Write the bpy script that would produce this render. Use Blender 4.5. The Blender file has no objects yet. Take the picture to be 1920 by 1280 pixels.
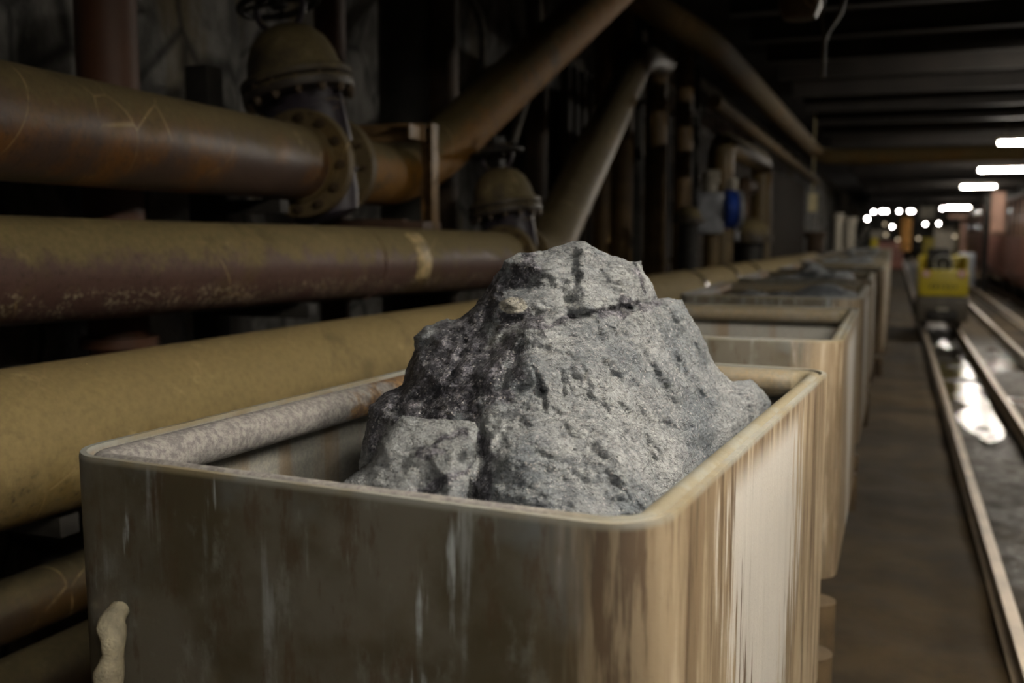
import bpy, bmesh, math, random
from mathutils import Vector, Matrix, noise, geometry
random.seed(7)
C = bpy.context.scene.collection
SC = bpy.context.scene
R = math.radians

# ------------------------------------------------------------------ camera
F = 1920*35/36.0
PITCH = math.atan(205/F)
SP, CP = math.sin(PITCH), math.cos(PITCH)
CZ = 1.8
cam_d = bpy.data.cameras.new('camera')
cam_d.lens = 35; cam_d.sensor_width = 36; cam_d.clip_end = 300; cam_d.clip_start = 0.05
cam_d.dof.use_dof = True; cam_d.dof.focus_distance = 1.84; cam_d.dof.aperture_fstop = 2.4
cam = bpy.data.objects.new('camera', cam_d); C.objects.link(cam)
cam.location = (0, 0, CZ); cam.rotation_euler = (math.pi/2 - PITCH, 0, 0)
SC.camera = cam
# ------------------------------------------------------------------ world, exposure
w = bpy.data.worlds.new('world'); SC.world = w; w.use_nodes = True
w.node_tree.nodes['Background'].inputs[0].default_value = (1.0, 0.8, 0.55, 1)
w.node_tree.nodes['Background'].inputs[1].default_value = 0.0006
SC.view_settings.view_transform = 'Standard'; SC.view_settings.look = 'None'
SC.view_settings.gamma = 1.0; SC.view_settings.exposure = 2.95
SC.view_settings.use_curve_mapping = False
SC.cycles.use_denoising = True
SC.cycles.max_bounces = 8
SC.cycles.sample_clamp_indirect = 3.0
TUBE_POWER = 30.0      # emission of the tunnel's tube lamps

AX = Vector((math.sin(R(20.9)), math.cos(R(20.9)), 0))   # along the gallery
RT = Vector((AX.y, -AX.x, 0))                            # to the right across it
def T(s, lat, z=0.0): return AX*s + RT*lat + Vector((0, 0, z))
def ray(px, py):
    u = (px-960)/F; v = (640-py)/F
    return Vector((u, CP+v*SP, v*CP-SP))
def at(px, py, d): return ray(px, py)*d + Vector((0, 0, CZ))      # point d metres ahead of the camera
def at_lat(px, lat):                                              # ground point seen at column px, lat metres across
    u = (px-960)/F
    y = lat/(RT.x*u + RT.y)
    return Vector((u*y, y, 0))

# ------------------------------------------------------------------ materials
class N:
    def __init__(s, name):
        s.m = bpy.data.materials.new(name); s.m.use_nodes = True
        s.t = s.m.node_tree; s.n = s.t.nodes; s.l = s.t.links
        s.b = s.n['Principled BSDF']
        s.co = s.n.new('ShaderNodeTexCoord')
    def set(s, sock, v):
        if hasattr(v, 'is_linked') or isinstance(v, bpy.types.NodeSocket): s.l.new(v, sock)
        elif isinstance(v, (tuple, list)) and len(v) == 3 and sock.type == 'RGBA': sock.default_value = (*v, 1)
        else: sock.default_value = v
    def map(s, scale=(1, 1, 1), rot=(0, 0, 0), loc=(0, 0, 0), src=None):
        k = s.n.new('ShaderNodeMapping'); s.l.new(src or s.co.outputs['Object'], k.inputs[0])
        k.inputs[1].default_value = loc; k.inputs[2].default_value = rot; k.inputs[3].default_value = scale
        return k.outputs[0]
    def noise(s, scale, vec=None, detail=4, rough=.55, dist=0, lac=2):
        k = s.n.new('ShaderNodeTexNoise'); s.l.new(vec or s.co.outputs['Object'], k.inputs['Vector'])
        k.inputs['Scale'].default_value = scale; k.inputs['Detail'].default_value = detail
        k.inputs['Roughness'].default_value = rough; k.inputs['Distortion'].default_value = dist
        return k.outputs[0]
    def vor(s, scale, vec=None, feature='F1', out=0, rnd=1):
        k = s.n.new('ShaderNodeTexVoronoi'); k.feature = feature; s.l.new(vec or s.co.outputs['Object'], k.inputs['Vector'])
        k.inputs['Scale'].default_value = scale; k.inputs['Randomness'].default_value = rnd
        return k.outputs[out]
    def ramp(s, f, lo, hi, a=0.0, b=1.0):
        k = s.n.new('ShaderNodeMapRange'); k.interpolation_type = 'SMOOTHSTEP'
        s.set(k.inputs[0], f)
        for i, v in zip((1, 2, 3, 4), (lo, hi, a, b)): s.set(k.inputs[i], v)
        return k.outputs[0]
    def mix(s, f, a, b):
        k = s.n.new('ShaderNodeMix'); k.data_type = 'RGBA'
        s.set(k.inputs[0], f); s.set(k.inputs[6], a); s.set(k.inputs[7], b)
        return k.outputs[2]
    def math(s, op, a, b=0.0):
        k = s.n.new('ShaderNodeMath'); k.operation = op; s.set(k.inputs[0], a); s.set(k.inputs[1], b); return k.outputs[0]
    def xyz(s, v):
        k = s.n.new('ShaderNodeSeparateXYZ'); s.l.new(v, k.inputs[0]); return k.outputs
    def comb(s, x, y, z):
        k = s.n.new('ShaderNodeCombineXYZ'); s.set(k.inputs[0], x); s.set(k.inputs[1], y); s.set(k.inputs[2], z); return k.outputs[0]
    def attr(s, name):
        k = s.n.new('ShaderNodeAttribute'); k.attribute_name = name; return k.outputs['Fac']
    def nz(s):
        k = s.n.new('ShaderNodeNewGeometry'); return s.xyz(k.outputs['Normal'])[2]
    def rnd(s):
        return s.n.new('ShaderNodeObjectInfo').outputs['Random']
    def bump(s, h, strength=.5, dist=.01, prev=None):
        k = s.n.new('ShaderNodeBump'); k.inputs['Strength'].default_value = strength; k.inputs['Distance'].default_value = dist
        s.set(k.inputs['Height'], h)
        if prev: s.l.new(prev, k.inputs['Normal'])
        return k.outputs[0]
    def done(s, col, rough=.7, normal=None, metal=0.0, spec=None):
        s.set(s.b.inputs['Base Color'], col); s.set(s.b.inputs['Roughness'], rough); s.set(s.b.inputs['Metallic'], metal)
        if normal: s.l.new(normal, s.b.inputs['Normal'])
        if spec is not None: s.set(s.b.inputs['Specular IOR Level'], spec)
        return s.m

def simple(name, col, rough=.7, metal=0.0, var=.35, scale=6, bump=.3):
    n = N(name); f = n.noise(scale, detail=5)
    dark = tuple(c*(1-var) for c in col); lite = tuple(min(1, c*(1+var)) for c in col)
    return n.done(n.mix(n.ramp(f, .3, .7), dark, lite), rough, n.bump(n.noise(scale*6), bump, .004), metal)

def pipe_mat(name, dust=(.21, .155, .06), rust=(.085, .05, .036), orange=(.24, .095, .014), lo=-.25, hi=.55, orr=.5, rr=.5, patch=1.0, crust=0):
    n = N(name)
    n1 = n.noise(2.2, detail=6, rough=.65); n2 = n.noise(9, detail=6, rough=.7); n3 = n.noise(45, detail=5, rough=.7)
    fine = n.noise(160, detail=3)
    base = n.mix(n.ramp(n1, orr-.04, orr+.12), rust, orange)
    base = n.mix(n.math('MULTIPLY', n.ramp(n3, .5, .72), .75), base, (.035, .022, .015))
    base = n.mix(n.math('MULTIPLY', n.ramp(n2, .6, .75), .5*patch), base, (.30, .20, .09))
    # dust that has settled on the upward side, worn away in patches
    z = n.math('ADD', n.nz(), n.math('MULTIPLY', n.math('SUBTRACT', n2, .5), 1.5))
    d = n.ramp(z, lo, hi)
    dcol = n.mix(n.ramp(n3, .3, .75), dust, tuple(c*.72 for c in dust))
    col = n.mix(d, base, dcol)
    dcol = n.mix(n.math('MULTIPLY', n.ramp(n.noise(3.1, n.map((1, 1, 1), (0, 0, 0), (4, 2, 1)), 7, .7), .56, .68), .55), dcol, tuple(c*.38 for c in dust))
    dcol = n.mix(n.math('MULTIPLY', n.ramp(n.noise(4.6, n.map((1, 1, 1), (0, 0, 0), (1, 7, 1)), 8, .72), .58, .70), .6), dcol, tuple(min(1, c*1.75+.05) for c in dust))
    col = n.mix(d, base, dcol)
    scr = n.vor(3.5, n.map((1, 1, .35), src=None), 'DISTANCE_TO_EDGE')
    col = n.mix(n.math('MULTIPLY', n.ramp(scr, .012, .0), n.ramp(n1, .50, .62, 0, .8)), col, (.42, .30, .14))
    if crust:
        cr = n.math('MULTIPLY', n.ramp(n.nz(), -.25, -.5), n.ramp(n.noise(60, detail=5, rough=.7), .52, .6))
        cr = n.math('MULTIPLY', cr, n.ramp(n2, .42, .55)); col = n.mix(cr, col, (.42, .36, .25))
    rough = n.ramp(d, 0, 1, rr, .78)
    nm = n.bump(n3, .35, .004); nm = n.bump(fine, .3, .0015, nm)
    return n.done(col, rough, nm)

M = {}
M['pipe_a'] = pipe_mat('dusty_rusted_pipe', dust=(.17, .125, .05), rust=(.075, .045, .035), orange=(.17, .07, .012), lo=-.2, hi=.7, rr=.46)
M['pipe_b'] = pipe_mat('purple_rusted_pipe', dust=(.25, .19, .08), rust=(.115, .062, .05), orange=(.13, .085, .035), lo=-.05, hi=.5, orr=.55, crust=1)
M['pipe_c'] = pipe_mat('ochre_dusted_pipe', dust=(.36, .27, .115), rust=(.20, .145, .06), orange=(.2, .13, .035), lo=-.6, hi=.2, orr=.5, rr=.6)
M['pipe_d'] = pipe_mat('orange_rusted_pipe', dust=(.17, .125, .045), rust=(.12, .07, .02), orange=(.28, .125, .010), lo=.0, hi=.7, orr=.38, rr=.72)
M['pipe_dark'] = pipe_mat('dark_brown_pipe', dust=(.09, .07, .03), rust=(.04, .025, .013), orange=(.07, .038, .01), lo=0, hi=.9, orr=.45)
M['pipe_f'] = pipe_mat('yellow_brown_overhead_pipe', dust=(.15, .105, .035), rust=(.12, .08, .025), orange=(.15, .08, .015), lo=0, hi=.9, orr=.5, rr=.85)  # yellow-brown tone of the overhead pipes
M['pipe_e'] = pipe_mat('brown_dusted_pipe', dust=(.17, .13, .06), rust=(.13, .09, .035), orange=(.16, .09, .02), lo=-.1, hi=.8, orr=.5)
M['post'] = simple('rusted_steel', (.06, .036, .018), .7, 0, .5, 3)
M['post_grey'] = simple('grey_steel', (.05, .048, .04), .7, 0, .4, 3)
M['red_pipe'] = simple('red_brown_paint', (.07, .026, .010), .6, 0, .35, 2)
M['valve'] = pipe_mat('violet_grey_cast_iron', dust=(.2, .16, .08), rust=(.05, .042, .055), orange=(.05, .04, .045), lo=.25, hi=.8, orr=.7, rr=.45)
M['bolt'] = simple('brown_bolt', (.085, .055, .027), .6, .2)
M['black'] = simple('black_iron', (.02, .018, .015), .6)
M['beam'] = simple('dark_painted_steel_beam', (.018, .0135, .010), .7, .0, .4, 1.5)
M['ceil'] = simple('dark_roof', (.02, .017, .015), .8, 0, .4, .8)
M['rail'] = simple('worn_rail_steel', (.42, .34, .25), .42, .25, .2, 4)
M['sleeper'] = simple('mud_covered_sleeper', (.06, .045, .025), .8)

def ore_mat(name, attr_mask=False):
    n = N(name)
    wig = n.noise(3, detail=3)
    a = n.noise(5, detail=8, rough=.62)
    g = n.noise(60, detail=6, rough=.75)
    col = n.mix(n.ramp(a, .35, .66), (.23, .265, .30), (.55, .575, .59))
    col = n.mix(n.ramp(n.noise(26, detail=7, rough=.8), .45, .68, 0, .6), col, (.15, .165, .20))
    # dark purple sulphide bands
    if attr_mask:
        mk = n.math('ADD', n.attr('sulphide'), n.math('MULTIPLY', n.math('SUBTRACT', n.noise(11, detail=9, rough=.75), .5), 2.0))
        sul = n.ramp(mk, .36, .72, 0, .9)
        wk = n.ramp(n.math('ADD', n.attr('quartz'), n.math('MULTIPLY', n.math('SUBTRACT', n.noise(22, detail=5), .5), .8)), .3, .6)
    else:
        sul = n.ramp(n.noise(2.2, detail=6, rough=.7), .52, .6, 0, .8); wk = 0.0
    dk = n.mix(n.ramp(n.noise(38, detail=6, rough=.8), .46, .62), (.055, .053, .072), (.42, .41, .48))
    col = n.mix(sul, col, dk)
    if attr_mask: col = n.mix(wk, col, (.72, .69, .60))
    spk = n.ramp(n.vor(330, None, 'F1', 1), .0, 1)
    spk = n.ramp(n.xyz(n.vor(260, None, 'F1', 1))[0], .90, .96)
    col = n.mix(n.math('MULTIPLY', spk, .75), col, (.75, .74, .76))
    pits = n.ramp(n.noise(105, detail=5, rough=.75), .52, .66)
    col = n.mix(n.math('MULTIPLY', pits, .75), col, (.05, .052, .06))
    # wavy, roughly level scaly wrinkles
    v = n.map((14, 14, 46), (R(8), R(-14), R(12)))
    wr = n.noise(1.6, v, 5, .62, 1.3)
    wr2 = n.ramp(wr, .42, .58)
    h = n.math('ADD', n.math('MULTIPLY', wr2, .7), n.math('MULTIPLY', g, .8))
    nm = n.bump(n.noise(11, detail=6, rough=.65), .55, .02)
    nm = n.bump(h, 1.0, .013, nm)
    nm = n.bump(n.noise(230, detail=3, rough=.7), 1.0, .003, nm)
    rough = n.math('SUBTRACT', .62, n.math('MULTIPLY', n.math('MAXIMUM', spk, n.math('MULTIPLY', sul, .5)), .36))
    return n.done(col, rough, nm, 0, .6)
M['ore_main'] = ore_mat('grey_ore_with_sulphide_bands', True)
M['ore'] = ore_mat('grey_ore')

def cart_mat():
    n = N('limescaled_cart_steel')
    o = n.co.outputs['Object']; x, y, z = n.xyz(o); r = n.rnd()
    off = n.math('MULTIPLY', r, 17.0)
    vs = n.comb(n.math('ADD', n.math('MULTIPLY', x, 1), off), y, n.math('MULTIPLY', z, .07))
    s1 = n.noise(9, vs, 5, .6); s2 = n.noise(34, vs, 5, .65); s3 = n.noise(85, vs, 3, .6)
    blot = n.noise(4, n.comb(n.math('ADD', x, off), y, z), 6, .6)
    grit = n.noise(120, detail=4, rough=.7)
    # end plates: olive-brown film over blue-grey steel, pale drips running down from the rim
    end = n.mix(n.ramp(blot, .38, .62), (.075, .062, .036), (.135, .122, .095))
    end = n.mix(n.ramp(n.noise(3, n.comb(n.math('ADD', x, 3), y, z), 4), .5, .66, 0, .65), end, (.17, .20, .22))
    end = n.mix(n.math('MULTIPLY', n.ramp(n.noise(26, n.comb(n.math('ADD', x, off), y, n.math('MULTIPLY', z, .3)), 6, .7), .52, .64), .6), end, (.075, .045, .022))
    end = n.mix(n.ramp(n.noise(11, n.comb(n.math('ADD', x, off), y, n.math('MULTIPLY', z, .5)), 7, .7), .54, .68, 0, .6), end, (.22, .225, .20))
    dl = n.ramp(n.noise(7, n.comb(x, y, n.math('MULTIPLY', z, .4)), 3), .3, .7, .54, .70)
    drip = n.math('MAXIMUM', n.ramp(s2, dl, n.math('ADD', dl, .10)), n.math('MULTIPLY', n.ramp(n.noise(22, vs, 4, .6), .57, .68), .5))
    drip = n.math('MULTIPLY', drip, n.ramp(z, .6, 1.38, .25, .95))
    drip = n.math('MULTIPLY', drip, n.ramp(n.noise(5, n.comb(n.math('ADD', x, off), y, n.math('MULTIPLY', z, .8)), 6, .7), .40, .56, .08, 1))
    end = n.mix(drip, end, (.44, .48, .49))
    # long sides: tan streaks and a white lime sheet
    side = n.mix(n.ramp(s1, .4, .62), (.19, .138, .082), (.33, .26, .17))
    side = n.mix(n.ramp(s2, .52, .66, 0, .65), side, (.50, .42, .31))
    side = n.mix(n.ramp(s2, .47, .38, 0, .8), side, (.085, .05, .028))
    edge = n.math('MULTIPLY', n.math('SUBTRACT', s2, .5), .75)
    cy = n.math('ADD', y, edge)
    wid = n.ramp(z, .62, 1.40, .13, .36)
    dd = n.math('ABSOLUTE', n.math('SUBTRACT', cy, n.math('ADD', -.05, n.math('MULTIPLY', n.math('SUBTRACT', z, 1.4), -.05))))
    white = n.ramp(n.math('SUBTRACT', dd, wid), .03, -.04, 0, .9)
    white = n.math('MULTIPLY', white, n.ramp(z, 1.43, 1.36))
    side = n.mix(white, side, (.56, .545, .51))
    side = n.mix(n.math('MULTIPLY', n.ramp(s1, .38, .30), n.ramp(blot, .5, .62, 0, .8)), side, (.07, .05, .045))
    tan = n.math('MULTIPLY', n.ramp(n.math('ADD', x, n.math('MULTIPLY', n.math('SUBTRACT', s1, .5), .5)), .30, .47), 1.0)
    col = n.mix(tan, end, side)
    inner = n.mix(n.ramp(grit, .35, .7), (.27, .27, .25), (.40, .38, .33))
    inner = n.mix(n.ramp(s1, .5, .66, 0, .6), inner, (.24, .15, .07))
    col = n.mix(n.attr('inner'), col, inner)
    col = n.mix(n.ramp(z, 1.428, 1.437, 0, .8), col, n.mix(n.ramp(blot, .4, .6), (.32, .27, .17), (.33, .34, .31)))
    col = n.mix(n.ramp(grit, .6, .75, 0, .35), col, (.07, .06, .045))
    nm = n.bump(s2, .25, .002); nm = n.bump(grit, .35, .0015, nm)
    return n.done(col, n.ramp(blot, .3, .7, .5, .72), nm, 0)
M['cart'] = cart_mat()
def rim_mat():
    n = N('scaled_rim_tube'); x, y, z = n.xyz(n.co.outputs['Object'])
    g = n.noise(70, detail=6, rough=.75); b = n.noise(7, detail=6, rough=.7)
    col = n.mix(n.ramp(g, .38, .62), (.20, .19, .19), (.40, .38, .36))
    ru = n.ramp(n.math('ADD', n.math('MULTIPLY', n.math('SUBTRACT', b, .5), 1.6), n.ramp(y, -.35, .3, -.15, .3)), .05, .25, 0, .9)
    col = n.mix(ru, col, n.mix(n.ramp(g, .4, .65), (.13, .07, .035), (.33, .185, .06)))
    back = n.ramp(y, .55, .78); right = n.ramp(x, .3, .45)
    col = n.mix(n.math('MULTIPLY', n.math('MAXIMUM', back, right), .85), col, n.mix(n.ramp(b, .4, .65), (.22, .19, .115), (.26, .265, .225)))
    nm = n.bump(g, .5, .003)
    return n.done(col, n.ramp(g, .3, .7, .6, .8), nm)
M['rim'] = rim_mat()
M['collar'] = simple('shiny_coupling', (.16, .13, .08), .22, .3, .3, 8)
M['chassis'] = simple('brown_chassis', (.09, .06, .03), .7, 0, .5, 5)
M['lime'] = simple('lime_crust', (.62, .56, .40), .8, 0, .3, 30, .8)

def ground_mat():
    n = N('mud'); a = n.noise(1.3, detail=7, rough=.6); b = n.noise(14, detail=7, rough=.7)
    col = n.mix(n.ramp(a, .35, .65), (.032, .020, .007), (.075, .048, .017))
    col = n.mix(n.ramp(b, .5, .7, 0, .6), col, (.035, .026, .016))
    col = n.mix(n.attr('wet'), col, (.028, .022, .016))
    rough = n.math('SUBTRACT', .85, n.math('MULTIPLY', n.attr('wet'), n.ramp(b, .35, .6, .62, .25)))
    nm = n.bump(b, .5, .02); nm = n.bump(n.noise(70, detail=4), .4, .005, nm)
    return n.done(col, rough, nm)
M['mud'] = ground_mat()
def rockwall_mat():
    n = N('blasted_rock_face'); v = n.map((1, 1, .6), (R(25), R(-30), 0))
    a = n.noise(2.2, v, 8, .65); b = n.noise(12, detail=7, rough=.7)
    col = n.mix(n.ramp(a, .35, .62), (.08, .078, .07), (.36, .345, .32))
    col = n.mix(n.ramp(n.noise(1.6, n.map((1, 1, .35), (R(20), 0, 0)), 5), .54, .66, 0, .8), col, (.16, .11, .03))
    cr = n.ramp(n.vor(1.6, v, 'DISTANCE_TO_EDGE'), .05, 0)
    col = n.mix(n.math('MULTIPLY', cr, .8), col, (.012, .012, .01))
    return n.done(col, .75, n.bump(b, .7, .03, n.bump(a, .8, .1)))
M['wall'] = rockwall_mat()
def water_mat():
    n = N('muddy_water'); nm = n.bump(n.noise(4.5, n.map((1, 1, 1)), 4, .6), .35, .03); nm = n.bump(n.noise(26, None, 3), .25, .006, nm)
    return n.done((.014, .011, .008), .06, nm, 0, .8)
M['water'] = water_mat()
def emit(name, col, k):
    m = bpy.data.materials.new(name); m.use_nodes = True; t = m.node_tree
    b = t.nodes['Principled BSDF']; b.inputs['Emission Color'].default_value = (*col, 1); b.inputs['Emission Strength'].default_value = k
    b.inputs['Base Color'].default_value = (.8, .8, .8, 1)
    return m
M['tube'] = emit('lit_tube', (1.0, .92, .80), TUBE_POWER)
M['bulb'] = emit('lit_bulb', (1.0, .93, .84), 11)
M['bulb_dim'] = emit('dim_warm_bulb', (1.0, .78, .5), .12)
M['white'] = simple('dusty_white_paint', (.55, .51, .42), .6, 0, .2)
M['yellow'] = simple('yellow_machine_paint', (.62, .50, .02), .45, 0, .15, 3)
M['grey'] = simple('dark_grey_paint', (.10, .085, .06), .5, 0, .2)
M['pink'] = simple('faded_red_paint', (.46, .27, .20), .6, 0, .2, 2)
M['maroon'] = simple('maroon_paint', (.30, .13, .10), .55, 0, .25, 2)
M['orange'] = simple('orange_board', (.45, .22, .05), .6, 0, .2)
M['blue'] = simple('blue_enamel', (.02, .07, .42), .4, 0, .2)
M['alu'] = simple('cast_aluminium', (.40, .42, .46), .45, .3, .25)
M['cream'] = simple('cream_plate', (.75, .66, .38), .5, 0, .1)
M['redlens'] = simple('red_lens', (.5, .05, .03), .3, 0, .1)
M['palelens'] = simple('pale_lens', (.8, .62, .52), .3, 0, .1)
M['windowg'] = simple('dark_window_glass', (.05, .05, .05), .12, 0, .1, 1, 0)
M['partition'] = simple('dark_brown_sheet', (.045, .03, .015), .7, 0, .3, 3)
M['cable'] = simple('grey_cable', (.16, .145, .12), .6)

# ------------------------------------------------------------------ mesh helpers
def link(name, bm, mat, parent=None, smooth=True, M4=None):
    me = bpy.data.meshes.new(name)
    if M4 is not None: bm.transform(M4)
    bmesh.ops.recalc_face_normals(bm, faces=bm.faces)
    bm.to_mesh(me); bm.free()
    me.materials.append(mat)
    if smooth:
        me.shade_smooth(); me.set_sharp_from_angle(angle=R(38))
    o = bpy.data.objects.new(name, me); C.objects.link(o)
    if parent: o.parent = parent
    return o
def tag(o, label, cat, group=None, kind=None):
    o['label'] = label; o['category'] = cat
    if group: o['group'] = group
    if kind: o['kind'] = kind
    return o
def struct(o): o['kind'] = 'structure'; return o
def empty(name, loc=(0, 0, 0), rz=0.0):
    o = bpy.data.objects.new(name, None); C.objects.link(o); o.location = loc; o.rotation_euler = (0, 0, rz)
    o.empty_display_size = .1
    return o
def copy_tree(o, parent=None):
    c = o.copy(); C.objects.link(c); c.parent = parent
    for ch in [x for x in C.objects if x.parent == o]: copy_tree(ch, c)
    return c
def NB(): return bmesh.new()
def box(bm, c, size, rot=None, bev=0.0):
    r = bmesh.ops.create_cube(bm, size=1)['verts']
    m = Matrix.Translation(c) @ (rot or Matrix()) @ Matrix.Diagonal((*size, 1))
    bmesh.ops.transform(bm, matrix=m, verts=r)
    if bev > 0:
        es = list({e for v in r for e in v.link_edges})
        bmesh.ops.bevel(bm, geom=es, offset=bev, segments=2, affect='EDGES', profile=.6)
    return bm
def dirmat(d, up=Vector((0, 0, 1))):
    z = Vector(d).normalized()
    if abs(z.dot(up)) > .99: up = Vector((0, 1, 0))
    x = up.cross(z).normalized(); y = z.cross(x)
    return Matrix((x, y, z)).transposed().to_4x4()
def cylinder(bm, a, b, r1, r2=None, seg=32, cap=True):
    a, b = Vector(a), Vector(b); r2 = r1 if r2 is None else r2
    m = Matrix.Translation((a+b)/2) @ dirmat(b-a)
    bmesh.ops.create_cone(bm, cap_ends=cap, segments=seg, radius1=r1, radius2=r2, depth=(b-a).length, matrix=m)
    return bm
def lathe(bm, prof, m=None, seg=40):
    m = m or Matrix(); rings = []
    for r, z in prof:
        if r < 1e-5: rings.append([bm.verts.new(m @ Vector((0, 0, z)))])
        else: rings.append([bm.verts.new(m @ Vector((r*math.cos(2*math.pi*k/seg), r*math.sin(2*math.pi*k/seg), z))) for k in range(seg)])
    for A, B in zip(rings, rings[1:]):
        for k in range(seg):
            j = (k+1) % seg
            if len(A) == 1: bm.faces.new((A[0], B[k], B[j]))
            elif len(B) == 1: bm.faces.new((A[k], A[j], B[0]))
            else: bm.faces.new((A[k], A[j], B[j], B[k]))
    return bm
def fillet(pts, r, n=8):
    pts = [Vector(p) for p in pts]; out = [pts[0]]
    for i in range(1, len(pts)-1):
        p, a, b = pts[i], pts[i-1], pts[i+1]
        k = min(r, (a-p).length*.45, (b-p).length*.45)
        A = p+(a-p).normalized()*k; B = p+(b-p).normalized()*k
        for j in range(n+1):
            t = j/n; out.append(A*(1-t)**2 + p*2*t*(1-t) + B*t*t)
    out.append(pts[-1]); return out
def tube(bm, path, r, seg=20, closed=False, caps=True, rf=None):
    path = [Vector(p) for p in path]; n = len(path); rings = []
    up = None
    for i, p in enumerate(path):
        a = path[(i-1) % n] if (closed or i) else p; b = path[(i+1) % n] if (closed or i < n-1) else p
        d = (b-a).normalized()
        if up is None:
            up = Vector((0, 0, 1)) if abs(d.z) < .9 else Vector((0, 1, 0))
        x = (up - d*up.dot(d)).normalized(); y = d.cross(x); up = x
        rr = r*(rf(i/(n-1)) if rf else 1)
        rings.append([bm.verts.new(p + (x*math.cos(2*math.pi*k/seg)+y*math.sin(2*math.pi*k/seg))*rr) for k in range(seg)])
    m = n if closed else n-1
    for i in range(m):
        A, B = rings[i], rings[(i+1) % n]
        for k in range(seg):
            j = (k+1) % seg; bm.faces.new((A[k], A[j], B[j], B[k]))
    if caps and not closed:
        bm.faces.new(rings[0]); bm.faces.new(rings[-1])
    return bm
def densify(a, b, n): return [Vector(a).lerp(Vector(b), i/n) for i in range(n+1)]

# ------------------------------------------------------------------ ground, walls, roof
def grid(name, o, u, v, nu, nv, f, mat, attr=None):
    bm = NB(); vs = []
    for i in range(nu+1):
        row = []
        for j in range(nv+1):
            p = Vector(o)+Vector(u)*i/nu+Vector(v)*j/nv
            row.append(bm.verts.new(f(p)))
        vs.append(row)
    for i in range(nu):
        for j in range(nv): bm.faces.new((vs[i][j], vs[i+1][j], vs[i+1][j+1], vs[i][j+1]))
    me = bpy.data.meshes.new(name); bm.to_mesh(me); bm.free(); me.materials.append(mat); me.shade_smooth()
    ob = bpy.data.objects.new(name, me); C.objects.link(ob)
    if attr:
        at_ = me.attributes.new(attr[0], 'FLOAT', 'POINT')
        for k, vv in enumerate(me.vertices): at_.data[k].value = attr[1](vv.co)
    return ob
def SL(p): return p.dot(AX), p.dot(RT)
def sm(x, a, b):
    t = max(0, min(1, (x-a)/(b-a))); return t*t*(3-2*t)
def trackdip(lat):
    d = 0
    for c in (.845, 2.05): d = max(d, 1-sm(abs(lat-c), .22, .42))
    return d
def ground_z(p):
    s, lat = SL(p)
    n1 = noise.noise(p*1.1)*.035 + noise.noise(p*3.3)*.014 + noise.noise(p*9)*.006
    z = -.03 + n1 + noise.noise(p*5.1)*.022*trackdip(lat)
    z -= .020*trackdip(lat)*sm(s, 3, 8)
    z -= .02*(1-sm(abs(lat-.22), .05, .16))*(.5+.5*noise.noise(Vector((s*.7, 0, 3))))
    for c in (-.95, -.35, .56, 1.13, 1.75, 2.35): z = z - .03*(1-sm(abs(lat-c), .03, .09))*0
    return z
def fg(p): return Vector((p.x, p.y, ground_z(p)))
def wetf(p):
    s, lat = SL(p)
    w = (1-sm(abs(lat-.845), .18, .3))*sm(s, 3, 7)*(.7+.6*noise.noise(p*1.5))
    w += (1-sm(abs(lat-1.44), .2, .3))*sm(s, 9, 12)*(1-sm(s, 17, 20))*.7
    return max(0, min(1, w))
g1 = grid('floor', T(-3, -3.6), AX*27, RT*7.4, 420, 170, fg, M['mud'], ('wet', wetf)); struct(g1)
g2 = grid('floor', T(24, -3.6), AX*75, RT*9.5, 150, 40, fg, M['mud'], ('wet', wetf)); struct(g2)
g3 = grid('floor', T(-3, 3.8), AX*27, RT*2.1, 60, 8, fg, M['mud'], ('wet', wetf)); struct(g3)
def wl(sign, amp):
    def f(p):
        q = Vector((p.x, p.y, p.z*.8))
        d = noise.fractal(q*.7, .9, 2.1, 5)*amp + abs(noise.noise(q*1.9+Vector((5, 1, 2))))*amp*.7
        return p + RT*d*sign
    return f
struct(grid('wall_left', T(-3, -3.35, -.2), AX*100, Vector((0, 0, 5.6)), 520, 36, lambda p: wl(1, .16)(p)-RT*1.3*sm(SL(p)[0], 4.6, 5.6), M['wall']))  # recess past the first carts is made up, so this stretch stays dark
struct(grid('wall_right', T(-3, 5.6, -.2), AX*100, Vector((0, 0, 5.6)), 220, 16, wl(-1, .25), M['wall']))
struct(grid('wall_back', T(96, -4, -.2), RT*10.4, Vector((0, 0, 5.6)), 30, 16, lambda p: p-AX*noise.noise(p)*.4, M['wall']))
struct(grid('ceiling', T(-3, -3.6, 4.75), AX*100, RT*9.6, 160, 24, lambda p: p+Vector((0, 0, noise.noise(p*.8)*.1)), M['ceil']))

# roof beams across the gallery
first = None
for k, s in enumerate([4.0, 5.4, 6.8, 8.2, 9.6, 11.0, 12.4, 13.8, 15.6, 17.6, 19.8, 22.2, 25, 28, 31, 34.5, 38.5, 43, 48, 54, 61, 70, 80]):
    bm = NB()
    for dz, hh, ww in ((0, .022, .17), (.11, .20, .014), (.22, .022, .17)):
        box(bm, (0, 0, dz), (7.0, ww, hh))
    o = link('roof_beam', bm, M['beam'], smooth=False)
    o.location = T(s, 2.0, 3.80); o.rotation_euler = (0, 0, -R(20.9))
    tag(o, 'dark steel roof beam crossing above the tracks, one of a receding series', 'roof beam', 'steel roof beams across the gallery')
for lat, s0, s1 in ((-1.42, 1, 90), (5.0, 1, 90)):
    bm = NB(); box(bm, T((s0+s1)/2, lat, 4.15), (.16, s1-s0, .24), Matrix.Rotation(-R(20.9), 4, 'Z'))
    o = link('roof_girder', bm, M['beam'], smooth=False)
    tag(o, 'long dark girder carrying the left ends of the roof beams' if lat < 0 else 'long dark girder carrying the right ends of the roof beams', 'girder')

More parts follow.
